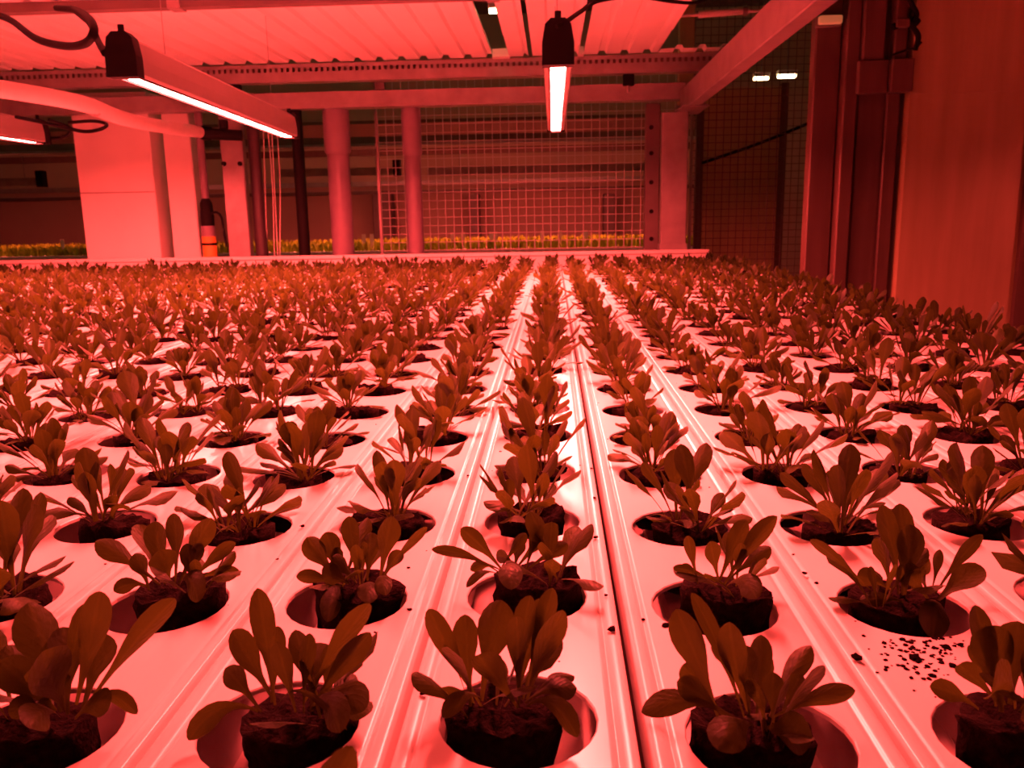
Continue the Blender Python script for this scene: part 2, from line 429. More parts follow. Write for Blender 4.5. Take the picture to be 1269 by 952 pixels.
# hand-set seedlings of the first rows: (channel, row) -> plug offset, plug top, label, leaves (base px, tip px, width px, tip depth)
HAND = {
 (0, 0): (-.0055, .000, .001, 'lettuce seedling with tall broad upright leaves, bare crescent on the metal wall side', [
    (597,876,531,755,25,.0),(596,850,622,744,42,.012),(643,866,657,738,26,.015),(648,866,685,729,24,.018),(643,853,640,764,27,-.004),(653,863,697,756,32,.0),
    (642,863,592,812,34,-.008),(650,845,715,853,30,.004),(653,875,716,914,28,-.018),(597,853,549,890,20,-.008),(584,850,537,862,13,.0),(640,850,668,742,20,.02),(655,850,712,838,20,.015)]),
 (-1, 0): (.0065, .000, .002, 'lettuce seedling with two long leaves splayed over one side, drooping leaf over an empty crescent', [
    (340,863,319,729,26,.012),(340,866,288,781,32,.0),(376,856,458,748,30,.004),(383,856,459,784,26,.0),(363,836,342,796,23,-.004),(373,836,384,785,19,.006),(334,843,344,776,20,.016),
    (321,850,279,828,25,.004),(318,856,234,918,25,-.010),(390,863,422,908,37,-.018),(396,850,450,882,37,-.004),(383,840,390,797,42,.02),(403,845,440,836,25,.012),(345,862,430,905,8,-.012)]),
 (1, 0): (-.004, .004, .001, 'low wide lettuce seedling with leaves spread flat on both sides of its hole', [
    (927,882,904,771,33,.0),(924,846,857,735,21,.016),(891,853,838,755,36,.010),(939,846,943,787,23,.02),(956,840,1005,800,25,.02),(956,882,1060,856,22,.0),(917,895,795,883,30,.0),
    (937,902,890,930,44,-.018),(943,905,1007,915,43,-.022),(960,869,958,833,23,.004),(891,850,845,825,25,.008),(898,863,839,845,27,.0),(970,850,993,835,18,.010),(930,870,925,800,24,.01)]),
 (-2, 0): (-.004, .0, .003, 'broad-leaved lettuce seedling with a round pale leaf in front and one curled thin leaf', [
    (75,870,35,747,44,.008),(92,857,124,733,30,.006),(115,850,217,742,26,.0),(79,863,52,808,52,-.012),(79,850,79,777,34,.016),(115,843,130,785,36,.02),(92,876,138,868,29,-.010),
    (75,889,38,903,37,-.02),(125,846,170,885,17,.0),(65,850,0,820,34,.0),(72,820,106,748,21,.016),(40,860,8,800,30,.01),(60,880,10,880,24,-.01)]),
 (0, 1): (.0065, .0, .010, 'lettuce seedling with thin splayed leaves on a plug raised above a half-empty hole', [
    (624,709,571,655,20,.004),(620,712,535,681,13,.0),(622,700,652,661,14,.008),(642,702,691,650,21,.006),(653,706,704,674,18,.0),(638,698,647,669,15,.01),(634,702,634,731,29,-.02),
    (617,707,583,707,13,.0),(611,715,578,728,12,-.004),(650,695,667,652,15,.014),(640,705,615,690,16,.01)]),
 (1, 1): (.0065, .0, .008, 'sparse lettuce seedling with few slender leaves on a wide torn plug', [
    (865,724,852,664,14,.0),(891,722,880,671,21,.0),(898,719,963,640,22,.008),(902,715,955,678,18,.004),(901,719,938,742,27,-.016),(888,708,834,704,10,.0),(892,710,925,645,23,.016),(870,722,845,700,10,.004)]),
 (-1, 1): (.0065, .0, .006, 'bushy lettuce seedling leaning over an empty crescent, slim leaf pointing to the centre-lamp channel', [
    (422,722,380,666,27,.004),(420,715,403,660,25,.012),(442,718,432,640,21,.012),(471,718,485,640,29,.01),(475,714,529,653,13,.004),(471,718,498,683,17,.0),(468,719,478,738,21,-.012),
    (422,728,367,715,17,.0),(425,725,406,771,25,-.02),(432,719,400,719,31,-.006),(458,728,458,748,27,-.016),(455,715,460,660,24,.014),(440,720,412,690,22,-.004)]),
 (-2, 1): (.006, .0, .008, 'tall lettuce seedling with many stalked leaves, plug proud of its hole, pale drooping leaf beside', [
    (205,724,193,646,25,.008),(216,715,215,636,21,.014),(225,715,262,642,26,.01),(235,722,292,673,16,.0),(240,720,298,712,14,.0),(223,724,246,746,29,-.016),(210,720,197,682,31,-.004),
    (198,720,118,671,23,.004),(185,732,167,686,21,.0),(185,728,141,733,17,-.01),(220,718,249,673,19,.006),(200,720,170,650,22,.016)]),
 (2, 1): (.0, .002, .002, 'lettuce seedling with a dark crinkled upright heart, spilled soil crumbs lying beside it', [
    (1115,720,1093,626,21,.008),(1120,715,1115,624,24,.01),(1080,725,1004,669,14,.004),(1157,750,1220,705,26,.0),(1160,722,1218,663,14,.01),(1152,750,1115,700,25,-.004),(1125,754,1064,752,18,-.008),
    (1157,752,1156,792,31,-.022),(1105,722,1062,715,21,.004),(1150,722,1136,704,14,.01),(1156,718,1165,681,10,.012),(1122,725,1127,650,28,.004),(1130,730,1150,690,22,.006)]),
 (2, 0): (.004, .004, .004, 'large round-leaved lettuce seedling standing just past the spilled soil crumbs', [
    (1247,835,1232,775,46,.006),(1263,845,1228,862,44,-.02),(1247,838,1188,824,21,.0),(1215,858,1152,851,22,-.006),(1240,820,1208,750,21,.014),(1255,840,1262,770,40,.012),(1270,850,1300,800,34,.0),(1265,855,1290,900,36,-.02),(1250,840,1200,800,16,.01)]),
}
HAND[(-1, -1)] = (.0, .0, .0, 'lettuce seedling before the soil spill rows, only one leaf tip reaching up', [(345, 1200, 437, 925, 44, .0)])

def view_side(B, T, tw):
    d = (T - B).normalized(); v = ((B + T) / 2 - CAM).normalized()
    s = d.cross(v).normalized(); n = s.cross(d)
    return (s * math.cos(tw) + n * math.sin(tw))
def hand_plant(c, r, spec):
    dx, dy, top, label, leaves = spec
    root = plant_root(c, r, label, dx, dy + .0055, top - .0005)
    o = root.location.copy(); R = random.Random(c * 31 + r * 7 + 5)
    pl = link('soil_plug', PLUGS[(c * 3 + r) % len(PLUGS)], root); pl.rotation_euler = (R.uniform(-.1, .1), R.uniform(-.12, .12), R.uniform(0, 6.28)); pl.scale = (1.0, 1.0, 1)
    pl.rotation_euler.z *= .02; pl.scale = (1.0, .80, 1)
    for (bx, by, tx, ty, wpx, dyt) in leaves:
        if ty > by + 12: dyt -= .012
        B = at(bx, by, o.y + R.uniform(-.006, .004)) - o; T = at(tx, ty, o.y + dyt + R.uniform(-.003, .003)) - o
        # the leaf starts in the soil of the plug
        rxy = Vector((B.x, B.y, 0))
        if rxy.length > .021: rxy = rxy.normalized() * .021; B.x, B.y = rxy.x, rxy.y
        B.z = min(B.z, .004); B.z = max(-.003, B.z)
        L = (T - B).length; dist = o.y / ray(tx, ty).normalized().y
        w = wpx * (o + T - CAM).length / FPX
        up = Vector((0, 0, 1)); d = (T - B).normalized()
        hor = Vector((T.x - B.x, T.y - B.y, 0))
        C = (B + T) / 2 + up * L * (.06 + .22 * (1 - abs(d.z))) * (1.9 if ty > by + 12 else 1.3 if T.z < B.z + .004 else .8) + hor * R.uniform(-.08, .05)
        C += Vector((R.uniform(-1, 1), R.uniform(-1, 1), 0)) * L * .05
        me = mesh_from([leaf_mesh(B, C, T, w * R.uniform(1.0, 1.12), view_side(o + B, o + T, R.uniform(-.55, .55)), nu=6, nv=12, cup=R.choice((.10, .16, .2, -.1)),
                                  wavy=R.uniform(.03, .10), seed=R.uniform(0, 6), petiole=R.uniform(.22, .34))], 'leaf', M['leaf'])
        link('leaf', me, root)
    for B, C, T, w, sd, cu, ph in random_leaves(R, count=8, size=.78):
        link('leaf', mesh_from([leaf_mesh(B, C, T, w, sd, nu=4, nv=9, cup=cu, wavy=.1, seed=ph)], 'leaf', M['leaf']), root)
    return root
built = set()
for (c, r), spec in HAND.items():
    hand_plant(c, r, spec); built.add((c, r))

def project(p):
    d = RW.transposed() @ (p - CAM)
    if d.z > -.02: return None
    return (CX + FPX * d.x / -d.z, CY - FPX * d.y / -d.z, -d.z)
ORD = ['', 'first', 'second', 'third', 'fourth', 'fifth', 'sixth', 'seventh', 'eighth', 'ninth', 'tenth', 'eleventh', 'twelfth', 'thirteenth', 'fourteenth', 'fifteenth',
       'sixteenth', 'seventeenth', 'eighteenth', 'nineteenth', 'twentieth', 'twenty-first', 'twenty-second', 'twenty-third', 'twenty-fourth', 'twenty-fifth']
def row_label(c, r):
    row = '%s row past the soil spill' % ORD[r] if r > 0 else '%s row before the soil spill' % ORD[1 - r]
    if c == 0: return 'lettuce seedling, %s, in the channel below the centre lamp' % row
    return 'lettuce seedling, %s, %s %s from centre lamp, %s side' % (row, NUM[abs(c)], 'channel' if abs(c) == 1 else 'channels', 'pillar' if c < 0 else 'metal wall')
cells = []
for c in range(C_MIN, C_MAX + 1):
    for r in range(0, NROWS):
        if (c, r) in built: continue
        h = hole(c, r)
        p = project(h + Vector((0, 0, .02)))
        seen = p is not None and -40 < p[0] < 1309 and p[1] < 985 and p[1] > 0
        cells.append((h.y if seen else 99, c, r, seen))
cells.sort()
seen_cells = [x for x in cells if x[3]]
N_SINGLE = 300 - len(built)
single = seen_cells[:N_SINGLE]; rest = seen_cells[N_SINGLE:] + [x for x in cells if not x[3] and hole(x[1], x[2]).y > .18]
LEAF_LIMIT = 1.12
for k, (yy, c, r, s) in enumerate(single):
    R = random.Random(c * 1009 + r * 17)
    label = row_label(c, r)
    root = plant_root(c, r, label, R.uniform(-.006, .006), R.uniform(-.001, .006), R.uniform(-.003, .006))
    pl = link('soil_plug', PLUGS[R.randrange(len(PLUGS))], root); pl.rotation_euler = (R.uniform(-.14, .14), R.uniform(-.14, .14), R.uniform(0, .3)); pl.scale = (R.uniform(.88, 1.02), R.uniform(.74, .9), 1)
    sc = R.uniform(.95, 1.24); rz = R.uniform(0, 6.28)
    if yy < LEAF_LIMIT:
        for me in KITS[R.randrange(len(KITS))]:
            lf = link('leaf', me, root); lf.rotation_euler = (R.uniform(-.08, .08), R.uniform(-.08, .08), rz); q = sc * R.uniform(.9, 1.1); lf.scale = (q, q, q)
    else:
        fo = link('foliage', FOLIAGE[R.randrange(len(FOLIAGE))], root); fo.rotation_euler = (0, 0, rz); fo.scale = (sc, sc, sc)
# the last rows, more than anyone could pick apart
fv = []
for _, c, r, s in rest:
    R = random.Random(c * 1009 + r * 17)
    o = hole(c, r) + Vector((R.uniform(-.006, .006), R.uniform(-.005, .005), R.uniform(-.002, .008)))
    k = R.uniform(.98, 1.25)
    near = o.y < 1.2
    for B, C, T, w, sd, cu, ph in random_leaves(R, count=None if near else 15):
        fv.append(leaf_mesh(o + B * k, o + C * k, o + T * k, w * k * (1 if near else 1.15), sd, nu=2, nv=6 if near else 5, cup=cu))
far_leaves = link('lettuce_seedlings', mesh_from(fv, 'lettuce_seedlings', M['leaf']))
tag(far_leaves, 'packed leaves of the lettuce seedlings in the last rows before the white gutter', 'seedlings', kind='stuff')
pm = MB()
for _, c, r, s in rest:
    R = random.Random(c * 1009 + r * 17)
    o = hole(c, r) + Vector((R.uniform(-.006, .006), R.uniform(-.005, .005), R.uniform(-.002, .008)))
    me = PLUGS_LOW[R.randrange(4)]
    pm.add([o + v.co for v in me.vertices], [tuple(p.vertices) for p in me.polygons])
po = pm.build('soil_plugs', M['soil'], far_leaves); po['kind'] = 'stuff'

# ------------------------------------------------------------------ soil crumbs on the channels
def crumb_mesh(seed):
    R = random.Random(seed); vs = []; fs = []; n = 7
    for j, (z, q) in enumerate(((0, .8), (.35, 1), (.75, .75))):
        for k in range(n):
            a = 2 * math.pi * k / n; rr = q * R.uniform(.6, 1.25)
            vs.append((rr * math.cos(a) * 1.1, rr * math.sin(a), z * R.uniform(.8, 1.2)))
    vs.append((0, 0, .95))
    for j in range(2):
        for k in range(n):
            m = (k + 1) % n; fs.append((j * n + k, j * n + m, j * n + n + m, j * n + n + k))
    for k in range(n): fs.append((2 * n + k, 2 * n + (k + 1) % n, 3 * n))
    fs.append(tuple(range(n - 1, -1, -1)))
    me = bpy.data.meshes.new('soil_crumb'); me.from_pydata(vs, [], fs); me.materials.append(M['soil']); me.update(); return me
CR = [crumb_mesh(i) for i in range(6)]
CRUMBS = [(738,669,6),(758,784,11),(825,776,9),(797,768,5),(751,741,5),(524,863,9),(519,845,11),(508,756,7),(506,704,5),(465,784,4),(997,714,6),(1012,723,5),
          (1048,820,12),(819,869,9),(1133,817,13),(1172,803,9),(1118,793,7),(1180,826,9),(1155,838,8),(1190,800,8),(375,655,6),(344,696,4),(693,820,3),(1096,802,4),(1060,770,3),(620,560,4),(733,583,4),(737,620,5),(580,592,4)]
for i, (px, py, s) in enumerate(CRUMBS):
    p = on_bed(px, py); c = round((p.x - X0) / PITCH); dxl = abs(p.x - chan_x(c))
    z = ZB + (.0015 if .040 < dxl < .0478 else 0)
    if dxl >= .0478: p.x = chan_x(c) + math.copysign(.044, p.x - chan_x(c)); z = ZB + .0018
    o = link('soil_crumb', CR[i % 6], None, (p.x, p.y, z - .0002))
    q = s * (p - CAM).length / FPX / 2; o.scale = (q, q, q * .8); o.rotation_euler = (0, 0, i * 1.7)
    if px > 1100: tag(o, 'dark soil crumb in the spill beside the seedling with a crinkled heart', 'crumb', 'soil crumbs of the spill')
    else: tag(o, 'single dark soil crumb lying loose on a white channel lid', 'crumb', 'loose soil crumbs on the lids')
cm = MB(); R = random.Random(90)
for i in range(420):
    if i < 150:
        px, py = R.gauss(1150, 32), R.gauss(806, 18)
        p = on_bed(px, py)
        size = R.uniform(.0004, .0014)
    else:
        c = R.randint(-9, 6); p = Vector((chan_x(c) + R.choice((-1, 1)) * R.uniform(.030, .0385), R.uniform(.26, 2.2), ZB)); size = R.uniform(.0003, .0010)
    c = round((p.x - X0) / PITCH); r = round((p.y - chan_off[c]) / RS)
    hc = hole(c, r)
    if (Vector((p.x, p.y, ZB)) - hc).length < HR + .001 or abs(p.x - chan_x(c)) > .0385: continue
    me = CR[i % 6]; a = R.uniform(0, 6.28)
    cm.add([(p.x + size * (v.co.x * math.cos(a) - v.co.y * math.sin(a)), p.y + size * (v.co.x * math.sin(a) + v.co.y * math.cos(a)), ZB - .0001 + size * v.co.z * .7) for v in me.vertices], [tuple(f.vertices) for f in me.polygons])
tag(cm.build('soil_grains', M['soil']), 'fine grains of dark soil scattered over the white lids', 'soil', kind='stuff')

# ------------------------------------------------------------------ grow lamps
HL = ZB + .204 + .320                          # underside of the lamp strips
DECK_Z = ZB + .204 + .70
def make_lamp(L):
    t = thing('grow_lamp', 'lamp', 'lamp', (0, 0, HL), 'red grow lamps hung over the bed')
    w = .027
    lip = .004
    prof = [(-w + .003, 0), (w - .003, 0), (w, .004), (w, .030), (.022, .062), (.012, .070), (-.012, .070), (-.022, .062), (-w, .030), (-w, .004)]
    MB().prism(prof, -L + .02, L - .02).build('housing', M['housing'], t)
    for s in (-1, 1):
        MB().box(min(s * .0160, s * .0180), max(s * .0160, s * .0180), -L + .02, L - .02, -lip, 0).build('louvre_lip', M['black'], t)
    MB().add([(-.0135, -L + .024, -.0004), (-.0135, L - .024, -.0004), (.0135, L - .024, -.0004), (.0135, -L + .024, -.0004)], [(0, 1, 2, 3)]).build('light_strip', M['strip'], t)
    for s in (-1, 1):
        y0, y1 = (-L - .012, -L + .022) if s < 0 else (L - .022, L + .012)
        cp = MB()
        q = [(-.029, -.0045), (.029, -.0045), (.029, .034), (.0235, .066), (.013, .076), (-.013, .076), (-.0235, .066), (-.029, .034)]
        cp.prism(q, y0, y1)
        c_ = cp.build('end_cap', M['black'], t)
        MB().tube([(0, (y0 + y1) / 2, .074), (0, (y0 + y1) / 2, .090)], .006, 10).build('cable_gland', M['black'], c_)
    for y in (-L * .66, L * .66):
        MB().tube([(0, y, .069), (0, y, DECK_Z - HL - .001)], .0008, 5).build('suspension_wire', M['galv'], t)
    for ch in t.children: ch.scale = (1.15, 1, 1.15 if ch.name[:4] != 'susp' else 1)
    return t
lamp0 = make_lamp(.69); lamp1 = make_lamp(.26)
LAMPS = [((.014, 2.53), 0, 'bright red grow lamp over the middle of the bed, in line with the end post'),
         ((-.955, 2.53), math.atan2(.06, 1.2), 'red grow lamp with a long glowing strip, hung beside the white hose'),
         ((-1.955, 2.53), math.atan2(.02, 1.2), 'red grow lamp beneath the white hose, ending near the coiled cables'),
         ((.014, .91), 0, 'short red grow lamp directly above the first seedlings of the middle channel'),
         ((-.955, .91), 0, 'short red grow lamp hung before the lamp beside the white hose'),
         ((-1.955, .91), 0, 'short red grow lamp hung before the lamp beneath the white hose')]
for i, ((x, y), rz, lab) in enumerate(LAMPS):
    t = (lamp0, lamp1)[i // 3] if i % 3 == 0 else copy_tree((lamp0, lamp1)[i // 3])
    t.location = (x, y, HL); t.rotation_euler = (0, 0, rz); t['label'] = lab

# ------------------------------------------------------------------ corrugated deck above the bed
def deck_sheet(xa, xb, y0, y1, z, pitch=.0985, dep=.014):
    pts = []; x = xa
    while x < xb - 1e-4:
        for u, v in ((0, 0), (.62, 0), (.70, 1), (.92, 1)):
            xx = x + u * pitch
            if xx < xb: pts.append((xx, z + v * dep))
        x += pitch
    pts.append((xb, z))
    n = len(pts); th = .002
    prof = pts + [(x_, z_ + th) for x_, z_ in reversed(pts)]
    return MB().prism(prof, y0, y1)
dk = thing('steel_deck', 'pale corrugated steel deck roofing the growing bed', 'deck')
YD = 3.86
def dx_at(px, py=75): return at(px, py, YD).x
slots = [(-3.6, dx_at(611)), (dx_at(631), dx_at(655)), (dx_at(660), dx_at(717)), (dx_at(723), dx_at(815))]
for xa, xb in slots:
    deck_sheet(xa, xb, -1.5, 3.40, DECK_Z).build('sheet', M['deck'], dk)
    deck_sheet(xa, xb, 3.395, YD, DECK_Z + .0045).build('sheet', M['deck'], dk)
deck_sheet(dx_at(815) + .002, dx_at(905), 3.78, YD, DECK_Z + .003).build('end_strip', M['deck'], dk)
# end blocks that close the slots over the purlin
for a_, b_ in ((611, 632), (716, 723)):
    MB().box(dx_at(a_), dx_at(b_), YD - .05, YD + .01, DECK_Z - .004, DECK_Z + .03).build('slot_stop', M['white_panel'], dk)

# perforated purlin, main cross beam
ZP0, ZP1 = at(600, 95, YD).z, DECK_Z - .001
pu = thing('perforated_purlin', 'perforated steel purlin under the far edge of the corrugated deck', 'beam')
pm = MB(); px0, px1 = -3.8, dx_at(905)
pm.box(px0, px1, YD, YD + .003, ZP0, ZP1 - .034); pm.box(px0, px1, YD, YD + .003, ZP1 - .016, ZP1)
x = px0
while x < px1 - .02:
    pm.box(x, x + .013, YD, YD + .003, ZP1 - .034, ZP1 - .016); x += .026
pm.box(px0, px1, YD + .003, YD + .06, ZP0, ZP0 + .004)
pm.build('web', M['galv'], pu)
MB().box(px0, px1, YD + .045, YD + .048, ZP0 + .004, ZP1).build('back_web', M['steel_dark'], pu)
YB = 3.92
zb1, zb0 = at(600, 108, YB).z, at(600, 129, YB).z
bm_ = thing('cross_beam', 'light steel cross beam resting on the posts behind the gutter', 'beam')
MB().box(-3.8, at(850, 120, YB).x, YB, YB + .07, zb0, zb1, .004).build('beam_body', M['galv'], bm_)
MB().box(-3.8, at(850, 120, YB).x, YB - .012, YB + .0, zb0, zb0 + .012).build('flange', M['galv'], bm_)
for px in (240, 470, 700):
    p = at(px, 105, YB)
    MB().box(p.x - .02, p.x + .02, YB + .01, YB + .05, zb1, ZP0).build('packing_block', M['steel_dark'], bm_)
# beam along the bed on the metal wall side
sb = thing('side_beam', 'pale box beam running back along the metal wall side of the bed', 'beam')
bx0, bx1 = .570, .602
zs0 = CAM.z + .452
MB().box(bx0, bx1 + .02, .2, 3.90, zs0, zs0 + .098, .004).build('beam_body', M['galv'], sb)
MB().box(bx0 - .03, bx1 + .05, 3.62, 3.90, zs0 - .006, zs0).build('bearing_plate', M['galv'], sb)
for y in (3.66, 3.74, 3.82):
    MB().tube([(bx1 + .035, y, zs0), (bx1 + .035, y, zs0 + .012)], .008, 6, smooth=False).build('bolt', M['galv'], sb)
# dark rod across the underside of the deck
rd = thing('ceiling_rail', 'dark rail fixed across the underside of the corrugated deck', 'rail')
yr = 2.72
MB().box(-3.0, dx_at(815) + .03, yr, yr + .04, DECK_Z - .030, DECK_Z - .001).build('rail_body', M['steel_dark'], rd)
for x in (-2.2, -1.2, -.2):
    MB().box(x, x + .04, yr - .006, yr + .046, DECK_Z - .034, DECK_Z - .001).build('clip', M['galv'], rd)

# hangers on the beams
for (px, py0, py1, lab) in ((290, 95, 118, 'small dark hanger block on the cross beam above the bolted post'), (779, 78, 106, 'small dark hanger block on the cross beam near the end post')):
    a_, b_ = at(px - 7, py1, YB - .02), at(px + 7, py0, YB - .02)
    hg = thing('hanger_block', lab, 'hanger', (a_.x, YB - .03, a_.z))
    MB().box(0, b_.x - a_.x, 0, .03, 0, b_.z - a_.z, .003).build('block', M['black'], hg)
    MB().tube([((b_.x - a_.x) / 2, .015, -.03), ((b_.x - a_.x) / 2, .015, 0)], .006, 8).build('hook_bolt', M['galv'], hg)

# ------------------------------------------------------------------ pillars, posts and pipes behind the gutter
YP = 3.96
ZTOP = zb0
def pillar(name, label, cat, pxa, pxb, Y, depth, ztop, m, zbot=0.0, bolts=()):
    a_, b_ = at(pxa, 318, Y).x, at(pxb, 318, Y).x
    t = thing(name, label, cat, (a_, Y, zbot))
    MB().box(0, b_ - a_, 0, depth, 0, ztop - zbot, .004).build('column', m, t)
    MB().box(-.004, b_ - a_ + .004, -.004, depth + .004, 0, .03, .002).build('foot', M['galv'], t)
    for (bx, by) in bolts:
        p = at(bx, by, Y)
        MB().tube([(p.x - a_, -.014, p.z - zbot), (p.x - a_, 0.0, p.z - zbot)], .010, 8, smooth=False).build('bolt', M['black'], t)
    return t
pA = pillar('white_pillar', 'broad white pillar behind the gutter, catching a slanting patch of light', 'pillar', 108, 200, YP, .15, ZTOP + .10, M['white_panel'])
MB().box(at(108, 318, YP).x - at(108, 318, YP).x + .001, at(200, 318, YP).x - at(108, 318, YP).x - .001, -.003, .0, at(150, 238, YP).z - .004, at(150, 238, YP).z).build('seam', M['galv'], pA)
pillar('white_pillar', 'narrow white pillar close beside the broad white pillar', 'pillar', 216, 249, YP + .03, .10, ZTOP + .04, M['white_panel'])
pillar('steel_post', 'pale bolted steel post between the orange-sleeved pipe and the dark pipe', 'post', 284, 311, YP, .05, ZTOP, M['galv'], bolts=((278, 203), (298, 203)))
def vpipe(name, label, pxc, wpx, Y, m, ztop, collar=None, zbot=0.0, low=None):
    p = at(pxc, 315, Y); r = wpx / 2 * Y / FPX
    t = thing(name, label, 'pipe', (p.x, Y, zbot))
    MB().tube([(0, 0, 0), (0, 0, ztop - zbot)], r, 20).build('pipe_body', m, t)
    MB().tube([(0, 0, 0), (0, 0, .02)], r * 1.35, 20).build('floor_flange', M['steel_dark'], t)
    if collar:
        za, zb_ = collar
        MB().tube([(0, 0, za - zbot), (0, 0, za + .012 - zbot), (0, 0, zb_ - zbot)], [r * 1.05, r * 1.18, r * 1.18], 20).build('coupling', m, t)
    return t
vpipe('standpipe', 'slim dark purple pipe beside the bolted steel post', 325, 15, YP + .02, M['pipe_dark'], ZTOP)
vpipe('standpipe', 'thin black pipe between hanging wires and the thick grey pipe', 378, 14, YP + .02, M['black'], ZTOP + .03)
vpipe('standpipe', 'thick grey-mauve pipe with a coupling under the cross beam', 426, 27, YP + .04, M['pipe'], ZTOP, (at(426, 190, YP).z, ZTOP))
vpipe('standpipe', 'medium grey-mauve pipe standing in front of the wire mesh', 516, 20, YP + .04, M['pipe'], ZTOP, (at(516, 192, YP).z, ZTOP))
# pipe with orange sleeve
p = at(261, 318, YP)
op = thing('drain_pipe', 'drain pipe with black coupling and orange sleeve between white pillar and bolted post', 'pipe', (p.x, YP, 0))
zz = lambda y: at(261, y, YP).z
MB().tube([(0, 0, zz(250)), (0, 0, ZTOP)], .018, 14).build('pipe_body', M['pipe'], op)
MB().tube([(0, 0, zz(280)), (0, 0, zz(268)), (0, 0, zz(252)), (0, 0, zz(246))], [.032, .032, .028, .018], 16).build('coupling', M['black'], op)
MB().tube([(0, 0, zz(293)), (0, 0, zz(280))], .033, 16).build('clear_cup', M['pipe'], op)
MB().tube([(0, 0, 0), (0, 0, zz(293))], .033, 16).build('orange_sleeve', M['orange'], op)
MB().tube([(0, 0, zz(304)), (0, 0, zz(301))], .035, 16).build('ring', M['black'], op)
q0 = at(268, 265, YP) - Vector((p.x, YP, 0))
MB().tube(smooth_path([(0.02, -.01, zz(266)), (.05, -.012, zz(263)), (.075, -.012, zz(270)), (.08, -.012, zz(285)), (.088, -.012, zz(306))]), .006, 8).build('overflow_hose', M['black'], op)
# end post F with perforated partner
pillar('steel_post', 'pale square steel post on the gutter below the side beam', 'post', 818, 850, 3.79, .06, zs0 - .006, M['galv'], zbot=gz)
pp = pillar('perforated_post', 'darker steel post with round holes beside the pale end post', 'post', 798, 816, 4.02, .04, ZTOP, M['steel_dark'])
for py in (158, 190, 226, 262, 296):
    q = at(807, py, 4.02)
    MB().tube([(q.x - pp.location.x, -.008, q.z), (q.x - pp.location.x, .002, q.z)], .010, 12).build('hole_plug', M['black'], pp)
# hanging thin wires
for i, (xa, xb) in enumerate(((329, 331), (333, 340), (339, 344), (345, 347))):
    A = at(xa, 185, YP + .02); A.z = ZTOP + .001; Bq = at(xb, 312, YP + .02); mid = (A + Bq) / 2 + Vector((.01 * (i % 2), 0, 0))
    o = MB().tube(smooth_path([A, mid, Bq, Vector((Bq.x, Bq.y, gz - .1))], 5), .0022, 5).build('hanging_wire', M['hose'])
    tag(o, 'thin pale wire hanging between the slim dark pipe and the black pipe', 'wire', 'thin wires hanging from the cross beam')

# ------------------------------------------------------------------ wire mesh panels
def xat0(px): return at(px, 220, 4.8).x
def mesh_panel(label, pxa, pxb, Y, sp, zlo, zhi, wire):
    xa, xb = at(pxa, 200, Y).x, at(pxb, 200, Y).x
    t = thing('wire_mesh_panel', label, 'mesh panel', (xa, Y, 0))
    W = xb - xa; r = .0024; m = MB()
    n = int(W / sp)
    for i in range(n + 1):
        x_ = i * W / n; m.tube([(x_, 0, zlo), (x_, 0, zhi)], r, 4, cap=False)
    k = int((zhi - zlo) / sp)
    for i in range(k + 1):
        z_ = zlo + i * (zhi - zlo) / k; m.tube([(0, .004, z_), (W, .004, z_)], r, 4, cap=False)
    w_ = m.build('wires', M[wire], t); w_['kind'] = 'stuff'
    f_ = MB(); e = .012
    f_.box(-e, 0, -e, e, 0, zhi + e); f_.box(W, W + e, -e, e, 0, zhi + e); f_.box(-e, W + e, -e, e, zlo - e, zlo); f_.box(-e, W + e, -e, e, zhi, zhi + e)
    f_.build('mesh_frame', M['galv'], t)
mesh_panel('square wire mesh panel behind the two grey-mauve pipes and the end post', 470, 846, 4.25, .040, ZB - .15, at(700, 95, 4.25).z, 'mesh')
mesh_panel('dark wire mesh panel between the end post and the brown steel column', 858, 1000, 4.32, .036, ZB - .45, at(900, -120, 4.3).z, 'steel_dark')

bp_ = thing('partition_panel', 'smooth reddish sheet panel standing behind the dark mesh', 'panel', (xat0(866), 4.8, 0))
MB().box(0, xat0(968) - xat0(866), 0, .03, .12, at(920, 108, 4.8).z, .004).build('sheet', M['panel_metal'], bp_)
for x_ in (0, xat0(968) - xat0(866)): MB().box(x_ - .02, x_ + .02, -.01, .04, 0, at(920, 104, 4.8).z, .003).build('edge_profile', M['steel_brown'], bp_)

# ------------------------------------------------------------------ metal wall and columns at the right
YC = 2.75
def xat(px, Y, py=200): return at(px, py, Y).x
zhi = 2.35
struct(MB().box(xat(1122, YC), ROOM['x1'], YC, YC + .12, 0, 3.3).build('wall_metal', M['panel_metal']), 'smooth brownish metal wall panel beside the bed')
tr_ = MB().box(xat(1262, YC - .02, 330), xat(1262, YC - .02, 330) + .05, YC - .02, YC, 0, 3.3).build('trim_1', M['steel_brown']); struct(tr_, 'vertical trim on the metal wall')
st = MB().box(xat(1122, YC) + .001, ROOM['x1'] - .01, YC - .002, YC, at(1180, 114, YC).z - .002, at(1180, 114, YC).z).build('trim_2', M['panel_metal']); struct(st, 'flat seam on the metal wall')
cl = thing('steel_column', 'brown steel column of upright profiles with a cover plate, beside metal wall', 'column', (0, 0, 0))
Yc = YC + .02
def strip(pxa, pxb, Y, d, m, name, z0=0, z1=3.29):
    return MB().box(xat(pxa, Y), xat(pxb, Y), Y, Y + d, z0, z1, .004).build(name, m, cl)
strip(1003, 1034.5, YC + .06, .05, M['steel_brown'], 'outer_profile')
strip(1035, 1040.5, YC + .075, .03, M['steel_dark'], 'groove_profile')
strip(1041, 1058, YC + .02, .09, M['steel_brown'], 'bright_profile')
strip(1058.5, 1093.5, YC + .040, .06, M['steel_brown'], 'recessed_panel')
strip(1094, 1111, YC + .028, .06, M['steel_brown'], 'recessed_profile')
